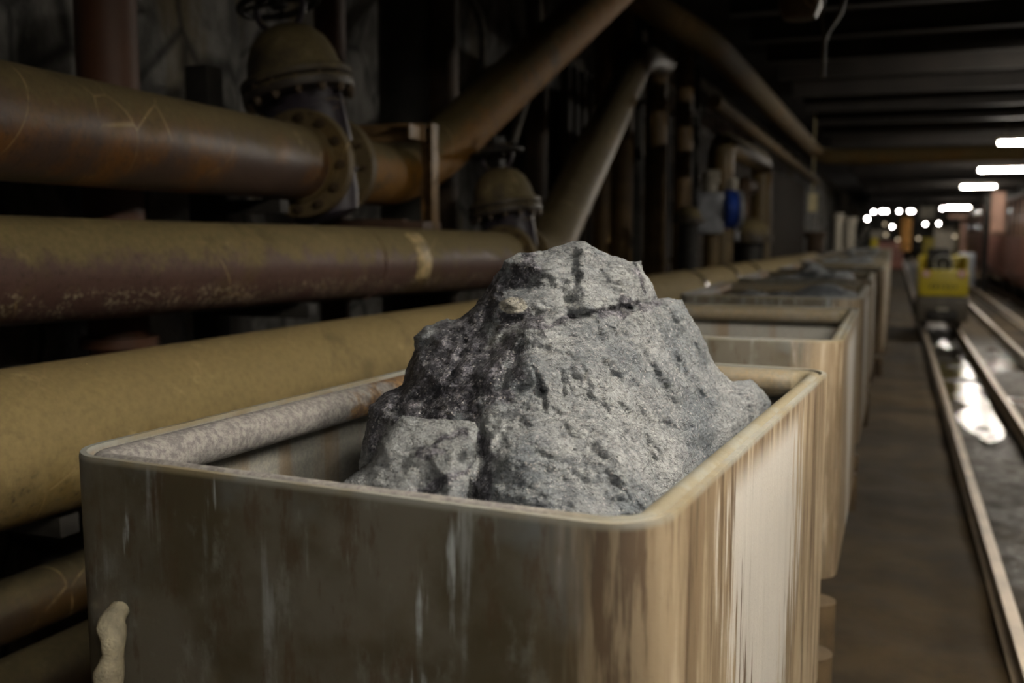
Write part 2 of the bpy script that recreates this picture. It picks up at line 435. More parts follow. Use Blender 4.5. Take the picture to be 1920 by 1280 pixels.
# ------------------------------------------------------------------ tunnel lamps
def make_tube_lamp(hood=0.0):  # hood: deeper lips, made up to keep light off roof and upper wall
    root = empty('ceiling_lamp')
    bm = NB(); box(bm, (0, 0, .085), (1.32, .30, .04), bev=.008); box(bm, (0, .145, .06-hood*.3), (1.32, .01, .03+hood*.6)); box(bm, (0, -.145, .06-hood*.3), (1.32, .01, .03+hood*.6)); link('housing', bm, M['white'], root)
    for sx in (-1, 1): bm = NB(); box(bm, (sx*.66, 0, -.01-hood*.35), (.02, .30, .18+hood*.7), bev=.004); link('end_cap', bm, M['grey'], root)  # end skirts reach down to shade the upper left wall
    bm = NB(); cylinder(bm, (-.62, 0, .015), (.62, 0, .015), .045, seg=20); link('tube', bm, M['tube'], root)
    for x in (-.5, .5): bm = NB(); cylinder(bm, (x, 0, .10), (x, 0, .42), .008, seg=8); link('hanger', bm, M['grey'], root)
    return root
lamp_spots = [(21.8, 2.46, 3.5), (31.8, 2.83, 3.55), (46, 3.18, 3.67), (11.6, 2.2, 3.5), (1.9, 1.0, 3.15), (-1.6, 1.8, 3.3)]  # last one is an added, unseen lamp that lights the front cart's end plate
lamp_labels = ['bright tube lamp cut by the right frame edge, nearest of the tube lamps', 'second bright tube lamp from the right edge, under the roof beams',
               'third bright tube lamp, smaller, above the red carriages', 'tube lamp over the tracks beyond the right frame edge',
               'tube lamp over the tracks beside the front cart, out of frame', 'added unseen tube lamp behind the viewpoint, to light the front end plate']
l0 = make_tube_lamp(); lh = make_tube_lamp(.13)
for i, ((s, lat, lz), lb) in enumerate(zip(lamp_spots, lamp_labels)):
    o = l0 if i == 0 else lh if i == 4 else copy_tree(lh if i > 4 else l0)
    o.location = T(s, lat, lz); o.rotation_euler = (0, 0, -R(20.9))
    tag(o, lb, 'lamp', 'tube lamps along the gallery roof')
o = copy_tree(l0); o.location = at(1797, 389, 62); o.rotation_euler = (0, 0, -R(20.9))
tag(o, 'farthest tube lamp, low over the far end of the tracks', 'lamp', 'tube lamps along the gallery roof')
def make_bulb(mat):
    root = empty('hanging_lamp')
    bm = NB(); bmesh.ops.create_uvsphere(bm, u_segments=16, v_segments=10, radius=.065); link('bulb', bm, mat, root)
    bm = NB(); lathe(bm, [(.0, .16), (.04, .14), (.09, .06), (.085, .06), (.0, .13)], seg=16); link('lamp_shade', bm, M['grey'], root)
    bm = NB(); cylinder(bm, (0, 0, .15), (0, 0, 1.0), .01, seg=6); link('cord', bm, M['black'], root)
    return root
bulbs = [(1638, 397, 62, 'leftmost of the row of small round lamps at the far end'), (1654, 396, 60, 'second lamp from the left in the far row of small round lamps'),
         (1662, 396, 66, 'third lamp from the left in the far row, overlapping its neighbour'), (1686, 396, 60, 'fourth lamp from the left in the far row of round lamps'),
         (1706, 396, 60, 'right lamp of a close pair, far row of round lamps'), (1711, 396, 64, 'last lamp of the far row left of the hanging sign plate'),
         (1767, 391, 56, 'round lamp just left of the farthest tube lamp'), (1673, 425, 66, 'small low lamp hanging below the far row, over the carts'),
         (1735, 420, 66, 'small low lamp hanging above the yellow locomotive, left one'), (1760, 419, 66, 'small low lamp hanging above the yellow locomotive, right one'),
         (1626, 410, 48, 'small warm lamp left of the far row, above the carts')]
b0 = None
for i, (px, py, d, lb) in enumerate(bulbs):
    if b0 is None: b0 = make_bulb(M['bulb']); o = b0
    else: o = copy_tree(b0)
    o.location = at(px, py, d)
    tag(o, lb, 'lamp', 'small round lamps at the far end of the gallery')

bd0 = None
for px, py, d, lb in [(1661, 440, 50, 'dim warm lamp low behind the last carts'), (1683, 449, 50, 'dim warm lamp just left of the orange panel base'),
                      (1722, 447, 46, 'dim warm lamp between the orange panel and the yellow machine'), (1659, 420, 52, 'dim warm lamp left of the low round lamp over the carts'),
                      (1790, 443, 47, 'dim warm lamp in front of the cream cabinet')]:
    if bd0 is None: bd0 = make_bulb(M['bulb_dim']); o = bd0
    else: o = copy_tree(bd0)
    o.location = at(px, py, d); tag(o, lb, 'lamp', 'dim lamps at the far end')
# ------------------------------------------------------------------ tracks
def rail_prof():
    return [(-.05, 0), (.05, 0), (.05, .01), (.010, .022), (.010, .075), (.027, .082), (.027, .10), (-.027, .10), (-.027, .082), (-.010, .075), (-.010, .022), (-.05, .01)]
def make_rail(lat, s0, s1, label, parent=None):
    bm = NB(); A = []; B = []
    for x, z in rail_prof():
        A.append(bm.verts.new(T(s0, lat+x, z))); B.append(bm.verts.new(T(s1, lat+x, z)))
    n = len(A)
    for k in range(n): bm.faces.new((A[k], A[(k+1) % n], B[(k+1) % n], B[k]))
    bm.faces.new(A[::-1]); bm.faces.new(B)
    o = link('rail', bm, M['rail'], smooth=False)
    return tag(o, label, 'rail', 'rails of the gallery tracks')
make_rail(-.95, -1, 80, 'left rail under the row of ore carts')
make_rail(-.35, -1, 80, 'right rail under the row of ore carts')
make_rail(.56, 1, 85, 'worn steel rail left of the puddles, nearest open rail to the carts')
make_rail(1.13, 1, 85, 'worn steel rail right of the puddles, under the right wheels of the locomotive')
make_rail(1.76, 1, 85, 'worn rail at the right frame edge, left rail of the far track')
make_rail(2.36, 1, 85, 'rightmost worn rail, beside the red carriages')
# standing water
def puddle(s0, s1, lat0, lat1, z, label):
    bm = NB(); n = 48; c = T((s0+s1)/2, (lat0+lat1)/2, z)
    ring = []
    for k in range(n):
        a = 2*math.pi*k/n; rr = .86+.22*noise.noise(Vector((math.cos(a)*1.7, math.sin(a)*1.7, s0)))
        ring.append(bm.verts.new(AX*(math.cos(a)*rr*(s1-s0)/2)+RT*max(-(lat1-lat0)/2, min((lat1-lat0)/2, math.sin(a)*1.25*rr*(lat1-lat0)/2))))
    cv = bm.verts.new((0, 0, 0))
    for k in range(n): bm.faces.new((ring[k], ring[(k+1) % n], cv))
    o = link('puddle', bm, M['water'], smooth=True); o.location = c
    tag(o, label, 'puddle', 'puddles between the rails'); return o
puddle(8.4, 19.0, .60, 1.09, -.043, 'long shiny puddle between the open rails in front of the locomotive')
puddle(10.5, 18, 1.18, 1.70, -.030, 'shiny puddle between the two open tracks')

# ------------------------------------------------------------------ ore carts
W, L, H0, HB, RC = 1.02, 1.58, 1.44, .62, .09
def rrect(w, l, r, n=8):
    out = []
    for cx, cy, a0 in ((w/2-r, l/2-r, 0), (-w/2+r, l/2-r, 90), (-w/2+r, -l/2+r, 180), (w/2-r, -l/2+r, 270)):
        for k in range(n+1):
            a = R(a0+90*k/n); out.append((cx+r*math.cos(a), cy+r*math.sin(a)))
    return out
def make_cart():
    root = empty('ore_cart')
    th = .014
    outp, inp = rrect(W, L, RC), rrect(W-2*th, L-2*th, RC-th)
    bm = NB(); lay = bm.verts.layers.float.new('inner')
    def lp(poly, zs, inner):
        rs = []
        for z in zs:
            row = []
            for x, y in poly:
                wob = .004*noise.noise(Vector((x*2.1, y*2.1, z*1.5)))
                v = bm.verts.new((x*(1+wob), y*(1+wob), z)); v[lay] = inner; row.append(v)
            rs.append(row)
        return rs
    o_ = lp(outp, [HB, .64, .9, 1.2, 1.434], 0.0); o_ += lp([(x*.997, y*.998) for x, y in outp], [H0], 0.0)
    i_ = lp([(x*1.003, y*1.002) for x, y in inp], [H0], 0.0); i_ += lp(inp, [1.43, 1.2, .9, HB+th], 1.0)
    rs = o_+i_; n = len(outp)
    for A, B in zip(rs, rs[1:]):
        for k in range(n): bm.faces.new((A[k], A[(k+1) % n], B[(k+1) % n], B[k]))
    bm.faces.new(rs[0][::-1]); bm.faces.new(rs[-1])
    link('tub', bm, M['cart'], root)
    # tube welded inside the top edge
    bm = NB(); ring = []
    base = rrect(W-2*th, L-2*th, RC-th, 14); nb = len(base)
    for k, (x, y) in enumerate(base):
        a, b = base[k-1], base[(k+1) % nb]; tx, ty = b[0]-a[0], b[1]-a[1]; l_ = math.hypot(tx, ty); nx, ny = ty/l_, -tx/l_   # outward
        wr = sm(nx, 0, 1); wf = sm(-ny, 0, 1)*.85
        rp = .037-.017*max(wr, wf)
        c = Vector((x-nx*(rp-.001), y-ny*(rp-.001), H0-rp-.001)); nv = Vector((nx, ny, 0))
        ring.append([bm.verts.new(c+nv*math.cos(2*math.pi*j/20)*rp+Vector((0, 0, math.sin(2*math.pi*j/20)*rp))) for j in range(20)])
    for k in range(nb):
        A, B = ring[k], ring[(k+1) % nb]
        for j in range(20): bm.faces.new((A[j], A[(j+1) % 20], B[(j+1) % 20], B[j]))
    rt = link('rim_tube', bm, M['rim'], root)
    bm = NB()
    for sx in (-1, 1): box(bm, (sx*.24, 0, .52), (.08, L-.1, .20), bev=.008)
    for y in (-.6, 0, .6): box(bm, (0, y, .52), (.5, .08, .16), bev=.006)
    link('chassis', bm, M['chassis'], root)
    for sy in (-1, 1):
        bm = NB()
        for sx in (-1, 1): box(bm, (sx*.30, sy*.80, .50), (.08, .30, .12), bev=.01)
        ends = []
        box(bm, (0, sy*.93, .50), (.86, .10, .20), bev=.045)
        for sx in (-1, 1): cylinder(bm, (sx*.46, sy*.93, .42), (sx*.46, sy*.93, .60), .062, seg=20)
        link('buffer_beam', bm, M['chassis'], root)
    for sy in (-1, 1):
        bm = NB(); cylinder(bm, (-.36, sy*.42, .30), (.36, sy*.42, .30), .03, seg=16)
        for sx in (-1, 1): box(bm, (sx*.24, sy*.42, .36), (.07, .16, .16), bev=.01)
        link('axle', bm, M['black'], root)
        for sx in (-1, 1):
            bm = NB(); m = Matrix.Translation((sx*.30, sy*.42, .30)) @ Matrix.Rotation(sx*R(90), 4, 'Y')
            lathe(bm, [(.0, -.04), (.06, -.04), (.07, -.02), (.15, -.015), (.17, -.035), (.225, -.035), (.225, -.022), (.20, -.018), (.198, .045), (.175, .045), (.155, .01), (.07, .012), (.06, .05), (0, .05)], m, 32)
            link('wheel', bm, M['black'], root)
    return root
cart_info = [(None, None, 'front ore cart holding the big grey boulder, lime streaked grey steel tub'),
  (4.24, -.65, 'second ore cart from the front, empty looking with a dark slab inside'),
  (6.55, -.65, 'third ore cart from the front, low dark load under its pale rim'),
  (8.82, -.65, 'fourth ore cart from the front'), (11.1, -.57, 'fifth ore cart from the front, standing slightly further right'),
  (13.4, -.56, 'sixth ore cart from the front'), (15.7, -.56, 'seventh ore cart from the front'),
  (18.0, -.56, 'eighth ore cart from the front, near the white posts'), (20.3, -.56, 'ninth ore cart from the front'),
  (22.6, -.56, 'farthest ore cart of the row, left of the locomotive')]
cart0 = make_cart(); carts = []
for i, (s, lat, lb) in enumerate(cart_info):
    o = cart0 if i == 0 else copy_tree(cart0)
    if i == 0: o.location = (.047, 2.105, 0); o.rotation_euler = (0, 0, -math.atan2(.425, .905))
    else: o.location = T(s, lat); o.rotation_euler = (0, 0, -R(20.9)+R(random.uniform(-.5, .5)))
    tag(o, lb, 'ore cart', 'ore carts in a row'); carts.append(o)
# pale crusted hook on the end plate of the front cart
bm = NB()
pth = [(-.405, -.80, 1.285), (-.395, -.825, 1.275), (-.385, -.835, 1.25), (-.388, -.832, 1.22), (-.405, -.828, 1.19), (-.405, -.828, 1.15), (-.395, -.83, 1.11), (-.392, -.815, 1.075), (-.392, -.795, 1.07)]
pf = []
for a, b in zip(pth, pth[1:]): pf += densify(a, b, 4)[:-1]
tube(bm, pf+[Vector(pth[-1])], .021, 14, rf=lambda t: .75+.35*math.sin(t*9)**2)
for v in bm.verts: v.co += noise.noise_vector(v.co*40)*.004+Vector((.035, 0, -.085))
link('tipping_hook', bm, M['lime'], cart0)['label'] = 'pale lime crusted hook low on the end plate'

# ------------------------------------------------------------------ rocks
def interp_mesh(ctrl):
    r = geometry.delaunay_2d_cdt([Vector((x, y)) for x, y, d in ctrl], [], [], 0, 1e-6)
    co, _, tris, ov = r[0], r[1], r[2], r[3]
    dep = [sum(ctrl[k][2] for k in ov[i])/max(1, len(ov[i])) for i in range(len(co))]
    T_ = [(co[t[0]], co[t[1]], co[t[2]], dep[t[0]], dep[t[1]], dep[t[2]]) for t in tris]
    def f(x, y):
        best = None
        for a, b, c, da, db, dc in T_:
            det = (b.y-c.y)*(a.x-c.x)+(c.x-b.x)*(a.y-c.y)
            if abs(det) < 1e-9: continue
            l1 = ((b.y-c.y)*(x-c.x)+(c.x-b.x)*(y-c.y))/det
            l2 = ((c.y-a.y)*(x-c.x)+(a.x-c.x)*(y-c.y))/det
            l3 = 1-l1-l2; m = min(l1, l2, l3)
            if m >= -1e-6: return l1*da+l2*db+l3*dc
            if best is None or m > best[0]:
                q = [max(0, l) for l in (l1, l2, l3)]; s = sum(q); best = (m, (q[0]*da+q[1]*db+q[2]*dc)/s)
        return best[1]
    return f
def sd_seg(p, a, b):
    ab = b-a; t = max(0, min(1, (p-a).dot(ab)/ab.length_squared)); return (p-a-ab*t).length
def boulder(name, outline, inner, step, thick, mat, masks, namp, label, seed, cracks=()):
    """closed stone: measured outline and front relief, swelling back to its own thickness"""
    ctrl = outline+inner; depth = interp_mesh(ctrl)
    # densified, chipped outline
    P = [Vector((x, y)) for x, y, d in outline]; ring = []
    for i, a in enumerate(P):
        b = P[(i+1) % len(P)]; n = max(1, int((b-a).length/step))
        nrm = Vector((b.y-a.y, a.x-b.x)).normalized()
        for k in range(n):
            p = a.lerp(b, k/n); w = noise.noise(Vector((p.x*.045, p.y*.045, seed)))*3.2+noise.noise(Vector((p.x*.14, p.y*.14, seed)))*1.8
            ring.append(p+nrm*w)
    def inside(p):
        c = False; j = len(ring)-1
        for i in range(len(ring)):
            a, b = ring[i], ring[j]
            if (a.y > p.y) != (b.y > p.y) and p.x < (b.x-a.x)*(p.y-a.y)/(b.y-a.y)+a.x: c = not c
            j = i
        return c
    x0 = min(p.x for p in ring); x1 = max(p.x for p in ring); y0 = min(p.y for p in ring); y1 = max(p.y for p in ring)
    pts = list(ring); rnd = random.Random(seed); iy = 0
    y = y0
    while y < y1:
        x = x0+(step/2 if iy % 2 else 0)
        while x < x1:
            p = Vector((x+rnd.uniform(-.25, .25)*step, y+rnd.uniform(-.25, .25)*step))
            if inside(p) and min((p-q).length_squared for q in ring) > (step*.55)**2: pts.append(p)
            x += step
        y += step*.87; iy += 1
    nr = len(ring)
    r = geometry.delaunay_2d_cdt(pts, [(i, (i+1) % nr) for i in range(nr)], [], 1, 1e-6)
    co, tris = r[0], r[2]
    bd = [min(sd_seg(p, ring[i], ring[(i+1) % nr]) for i in range(0, nr)) for p in co]
    bm = NB(); lays = {k: bm.verts.layers.float.new(k) for k in masks}
    fr, bk = [], []
    for p, dd in zip(co, bd):
        d = depth(p.x, p.y)
        base = at(p.x, p.y, d)
        q = base
        # chipped relief: cell facets + fine roughness, faded at the outline
        e = sm(dd, 0, 14)
        cell = noise.voronoi(q*9+Vector((seed, 0, 0)))[0]
        rel = (cell[1]-cell[0])*.030 + noise.ridged_multi_fractal(q*5+Vector((seed, 3, 1)), .9, 2.2, 5, 1, 2)*.008-.012
        c2 = noise.voronoi(q*24+Vector((0, seed, 0)))[0]; rel += (c2[1]-c2[0])*.010 + (noise.voronoi(q*55)[0][0])*.004
        rel += noise.fractal(q*26, .8, 2.1, 4)*.0055
        for ca, cb, cw, cd in cracks:
            m_ = sd_seg(p+Vector((noise.noise(q*30), noise.noise(q*30+Vector((4, 4, 4)))))*6, Vector(ca), Vector(cb))
            if m_ < cw*3: d += cd*math.exp(-(m_/cw)**2)
        d2 = d - rel*namp*e + .014*(1-e)
        v = bm.verts.new(at(p.x, p.y, d2)); 
        for k, fn in masks.items(): v[lays[k]] = fn(p)
        fr.append(v)
        if dd < .5: bk.append(v)
        else:
            t = thick*math.sqrt(1-(1-min(1, dd/170))**2)
            v2 = bm.verts.new(at(p.x, p.y, d+t*(.8+.5*noise.noise(q*4))))
            for k, fn in masks.items(): v2[lays[k]] = fn(p)*.3
            bk.append(v2)
    for t in tris:
        if len(t) != 3: continue
        try: bm.faces.new([fr[i] for i in t])
        except ValueError: pass
        f2 = [bk[i] for i in t]
        if any(bk[i] is not fr[i] for i in t):
            try: bm.faces.new(f2[::-1])
            except ValueError: pass
    o = link(name, bm, mat, smooth=False)
    for p in o.data.polygons: p.use_smooth = True
    return tag(o, label, 'boulder')
OUT = [(689,786,1.95),(694,758,1.97),(725,735,1.99),(755,721,2.0),(762,692,2.03),(778,655,2.05),(776,632,2.07),(797,613,2.08),(820,603,2.08),(867,594,2.06),(891,571,2.05),(919,531,2.05),(935,507,2.05),(945,489,2.04),
 (970,475,2.05),(1022,470,2.06),(1050,460,2.05),(1078,452,2.04),(1097,453,2.03),(1120,467,2.03),(1148,479,2.04),(1177,489,2.05),(1202,489,2.06),(1207,505,2.07),(1223,531,2.08),(1233,559,2.09),(1280,561,2.12),
 (1291,585,2.13),(1312,617,2.15),(1327,650,2.17),(1338,683,2.19),(1359,702,2.21),(1373,714,2.23),(1406,712,2.26),(1430,730,2.28),(1446,753,2.30),(1444,785,2.30),(1425,880,2.20),(1310,1060,1.95),(1150,1140,1.78),(950,1140,1.72),(790,1080,1.82),(690,960,1.94),(672,880,1.95),(680,830,1.95)]
INN = [(960,640,1.85),(915,700,1.815),(893,780,1.755),(886,900,1.65),(870,940,1.70),(800,700,1.925),(832,640,2.0),(745,790,1.89),(710,860,1.92),(860,725,1.845),(950,565,1.99),(900,620,1.99),(925,605,1.96),
 (1000,520,2.0),(1090,500,1.99),(1180,525,2.02),(1060,560,1.95),(1000,575,1.95),(1100,592,1.885),(1180,582,1.97),(1215,570,2.03),(1150,560,1.99),(1000,610,1.86),(1000,700,1.755),(1100,700,1.78),(1200,700,1.88),(1290,700,2.03),
 (1000,850,1.62),(1150,850,1.665),(1280,830,1.86),(1370,800,2.08),(1080,630,1.845),(1230,625,2.0),(1180,965,1.57),(1050,975,1.52),(930,965,1.56),(1270,950,1.70),(940,800,1.68),(1400,760,2.18)]
def blob(cs):
    return lambda p: max(1-((p.x-x)/a)**2-((p.y-y)/b)**2 for x, y, a, b in cs) if cs else 0
def seg_mask(segs):
    def f(p):
        w = Vector((p.x, p.y, 0)); p = p + Vector((noise.noise(w*.012), noise.noise(w*.012+Vector((9, 9, 9)))))*38 + Vector((noise.noise(w*.045), noise.noise(w*.045+Vector((9, 9, 9)))))*16
        m = 0
        for ax_, ay, bx, by, wd in segs: m = max(m, 1-sd_seg(p, Vector((ax_, ay)), Vector((bx, by)))/wd)
        return max(0, m)
    return f
sul = seg_mask([(930,520,880,620,62),(880,640,800,700,75),(950,650,890,740,75),(900,720,900,950,42),(830,650,720,770,75),(940,615,1060,590,24),(1120,590,1230,562,18),(720,760,700,850,60),(1000,490,920,560,34),(870,700,770,790,75),(1190,500,1205,540,16)])
qz = blob([(962,572,34,20)])
boulder('boulder', OUT, INN, 4.6, .32, M['ore_main'], {'sulphide': sul, 'quartz': lambda p: max(0, qz(p))}, 1.45,
        'big sharp edged grey boulder sticking up out of the front ore cart', 3,
        [((940,602),(1010,592),6,.02),((1010,592),(1100,590),5,.018),((1100,590),(1180,577),6,.025),((1180,577),(1233,560),6,.025),((1000,690),(1015,730),4,.012),((1015,730),(1018,765),4,.014),
         ((1050,700),(1056,745),4,.012),((895,770),(905,850),7,.02),((905,850),(888,945),7,.02),((1185,492),(1200,522),4,.015),((870,640),(850,700),7,.02),((850,700),(790,770),7,.02),
         ((960,500),(900,560),6,.014),((770,700),(730,770),7,.018),((1120,470),(1070,540),4,.008),((980,640),(940,720),6,.014),((1240,610),(1180,700),4,.006)])
OUT2 = [(630,915,1.60),(660,890,1.62),(694,866,1.62),(712,828,1.64),(736,796,1.66),(755,779,1.67),(801,784,1.65),(850,786,1.62),(890,790,1.60),(897,806,1.58),(890,845,1.54),(881,885,1.53),(874,946,1.50),(868,1010,1.52),(790,1050,1.56),(690,1040,1.60),(630,985,1.62)]
INN2 = [(800,850,1.56),(850,850,1.545),(840,900,1.50),(760,900,1.54),(780,940,1.50),(700,910,1.57),(840,960,1.47),(740,850,1.60),(815,905,1.545)]
sul2 = seg_mask([(760,930,860,880,26),(800,830,870,820,20)])
boulder('boulder', OUT2, INN2, 5.0, .14, M['ore_main'], {'sulphide': sul2, 'quartz': lambda p: 0.0}, .8,
        'smaller grey rock leaning at the lower left foot of the big boulder', 11)
# loose ore fill under the boulders
def fill_cart(cart, z, label):
    bm = NB(); n = 26; m = 36; vs = []
    for i in range(n+1):
        row = []
        for j in range(m+1):
            x = -.46+.92*i/n; y = -.74+1.48*j/m
            c = noise.voronoi(Vector((x*9, y*9, z*3+cart.location.y)))[0]
            row.append(bm.verts.new((x, y, z+(c[1]-c[0])*.05+noise.noise(Vector((x*3, y*3, cart.location.x)))*.05)))
        vs.append(row)
    lo = [[None]*(m+1) for _ in range(n+1)]
    for i in range(n):
        for j in range(m): bm.faces.new((vs[i][j], vs[i+1][j], vs[i+1][j+1], vs[i][j+1]))
    e = [ed for ed in bm.edges if ed.is_boundary]
    g = bmesh.ops.extrude_edge_only(bm, edges=e)['geom']
    for v in g:
        if isinstance(v, bmesh.types.BMVert): v.co.z = .64
    o = link('crushed_ore', bm, M['ore'], smooth=False); o.location = cart.location; o.rotation_euler = cart.rotation_euler
    tag(o, label, 'crushed ore', kind='stuff'); return o
fill_cart(carts[0], 1.02, 'crushed grey ore deep inside the front cart under the boulder')
# loose ore pieces in the other carts
def ore_piece(seed, sx, sy, sz):
    bm = NB(); bmesh.ops.create_icosphere(bm, subdivisions=4, radius=1)
    rnd = random.Random(seed); pl = [(Vector((rnd.gauss(0, 1), rnd.gauss(0, 1), rnd.gauss(0, 1))).normalized(), rnd.uniform(.5, .8)) for _ in range(13)]
    for v in bm.verts:
        for nrm, d in pl:
            k = v.co.dot(nrm)
            if k > d: v.co -= nrm*(k-d)*.93
        v.co += v.co.normalized()*noise.fractal(v.co*2.5+Vector((seed, 0, 0)), .8, 2, 4)*.06
        v.co.x *= sx; v.co.y *= sy; v.co.z *= sz
    return link('ore_rock', bm, M['ore'], smooth=False)
protos = [ore_piece(1, .30, .24, .16), ore_piece(2, .22, .26, .15), ore_piece(5, .25, .17, .14)]
used = set()
def put_rock(k, cart, x, y, z, rz, sc, label, group):
    o = protos[k] if k not in used else protos[k].copy()
    if k in used: C.objects.link(o)
    used.add(k)
    c, s = math.cos(cart.rotation_euler.z), math.sin(cart.rotation_euler.z)
    o.location = (cart.location.x+x*c-y*s, cart.location.y+x*s+y*c, z); o.rotation_euler = (random.uniform(-.3, .3), random.uniform(-.3, .3), rz); o.scale = (sc,)*3
    tag(o, label, 'rock', group)
ordn = ['', 'second', 'third', 'fourth', 'fifth', 'sixth', 'seventh', 'eighth', 'ninth', 'tenth']
for ci in range(1, 10):
    base = .86 if ci == 1 else 1.14
    fill_cart(carts[ci], base, 'crushed grey ore filling the %s ore cart from the front' % ordn[ci])
    if ci == 1:
        put_rock(0, carts[ci], .16, .10, 1.10, .3, 1.25, 'dark grey slab of ore lying in the second cart', 'rocks in the second ore cart')
        put_rock(2, carts[ci], -.25, .45, 1.02, 1.3, .9, 'small dark rock at the back left of the second cart', 'rocks in the second ore cart')
    else:
        for j, (x, y) in enumerate([(-.22, -.42), (.2, -.3), (-.2, .1), (.22, .25), (0, .5)]):
            put_rock((j+ci) % 3, carts[ci], x, y, base+.14+random.uniform(0, .06), random.uniform(0, 6), random.uniform(.75, 1), 'grey ore rock heaped in the %s cart from the front' % ordn[ci], 'rocks in the %s ore cart' % ordn[ci])

# ------------------------------------------------------------------ pipes
def cyl_axis(t1, t2, b1, b2, D):
    n1 = ray(*t1).cross(ray(*t2)).normalized(); n2 = ray(*b1).cross(ray(*b2)).normalized()
    d = n1.cross(n2).normalized()
    if d.y < 0: d = -d
    e1, e2 = d.cross(n1), d.cross(n2)
    if e1.y < 0: e1 = -e1
    if e2.y < 0: e2 = -e2
    b = (e1+e2).normalized(); half = e1.angle(e2)/2
    return b*(D/2)/math.sin(half)+Vector((0, 0, CZ)), d
def on_axis(q, d, px):
    u = (px-960)/F; f = lambda p: p.x-u*(p.y*CP-p.z*SP)
    return q + d*(-f(q-Vector((0, 0, CZ)))/f(d))
def pipe(name, path, r, mat, label, cat='pipe', group=None, seg=48, rings=()):
    root = empty(name, path[0]); bm = NB(); o0 = Vector(path[0])
    tube(bm, [Vector(p)-o0 for p in path], r, seg)
    link('pipe_run', bm, mat, root)
    for (c, d, rr, w) in rings:
        bm = NB(); c = Vector(c)-o0; d = Vector(d).normalized(); cylinder(bm, c-d*w/2, c+d*w/2, rr, seg=40); link('joint_collar', bm, M['collar'] if w > .05 else mat, root)
    tag(root, label, cat, group); return root
def flange(bm, c, d, r, w, nb, rb, side):
    pass
def longpath(a, b, n=40, wob=.006):
    return [p+noise.noise_vector(p*.7)*wob for p in densify(a, b, n)]

q1, d1 = cyl_axis((0,112), (487,218), (0,340), (1484,435), .35)
q2, d2 = cyl_axis((0,403), (940,435), (0,612), (940,540), .35)
q3, d3 = cyl_axis((0,690), (1800,434), (0,996), (1800,434), .42)
q4, d4 = cyl_axis((0,1085), (1800,434), (0,1212), (1800,434), .20)
q5, d5 = cyl_axis((0,1233), (1800,434), (0,1390), (1800,434), .22)
P1v = on_axis(q1, d1, 592)        # first valve
P1e = on_axis(q1, d1, 775)
P2v = on_axis(q2, d2, 962)        # second valve
rootP1 = pipe('upper_pipe', longpath(q1-d1*1.2+d1*((on_axis(q1, d1, 0)-q1).dot(d1)), P1v-d1*.17), .175, M['pipe_a'], 'uppermost dusty rusted pipe at the left, ending at the large domed valve')
rootP2 = pipe('middle_pipe', longpath(on_axis(q2, d2, 0)-d2*1.5, P2v-d2*.14), .175, M['pipe_b'], 'purple rusted middle pipe with dusty top, ending at the smaller domed valve',
              rings=[(on_axis(q2, d2, 672), d2, .1785, .03)])
p3e = on_axis(q3, d3, 1522)
rootP3 = pipe('lower_pipe', longpath(on_axis(q3, d3, 0)-d3*1.2, p3e, 60), .21, M['pipe_c'], 'thick ochre dusted pipe running directly behind the front cart',
              rings=[(on_axis(q3, d3, x), d3, .222, .10) for x in (1285, 1352, 1395)])
rootP4 = pipe('floor_pipe', longpath(on_axis(q4, d4, 0)-d4*1.0, on_axis(q4, d4, 0)+d4*14), .10, M['pipe_dark'], 'thin dark brown pipe low at the left frame edge, below the ochre pipe')
rootP5 = pipe('bottom_pipe', longpath(on_axis(q5, d5, 0)-d5*.8, on_axis(q5, d5, 0)+d5*14), .11, M['pipe_dark'], 'lowest dark pipe at the lower left corner, mostly hidden by the cart')

M['flange'] = pipe_mat('brown_dusted_flange', dust=(.16, .12, .055), rust=(.10, .07, .03), orange=(.13, .08, .02), lo=-.3, hi=.6, orr=.5, rr=.6)
# worn pale patch on the middle pipe
def worn_band(q, d, px, r_, wd, a0, a1, root):
    c = on_axis(q, d, px)-root.location; toc = (Vector((0, 0, CZ))-root.location-c); x = (toc-d*toc.dot(d)).normalized(); y = d.cross(x)
    bm = NB(); rows = []
    for i in range(13):
        a = R(a0+(a1-a0)*i/12); w_ = wd*(.42+.1*noise.noise(Vector((i*.6, px, 0))))
        n_ = x*math.cos(a)+y*math.sin(a)
        rows.append([bm.verts.new(c+n_*rr+d*ww) for rr, ww in ((r_+.0005, -w_), (r_+.004, -w_*.9), (r_+.004, w_*.9), (r_+.0005, w_))])
    for A, B_ in zip(rows, rows[1:]):
        for k in range(3): bm.faces.new((A[k], A[k+1], B_[k+1], B_[k]))
    link('worn_band', bm, M['worn'], root)['label'] = 'pale worn band of scraped paint'
M['worn'] = simple('scraped_pale_paint', (.50, .38, .19), .5, 0, .55, 22)
worn_band(q2, d2, 742, .1765, .16, -55, 28, rootP2)
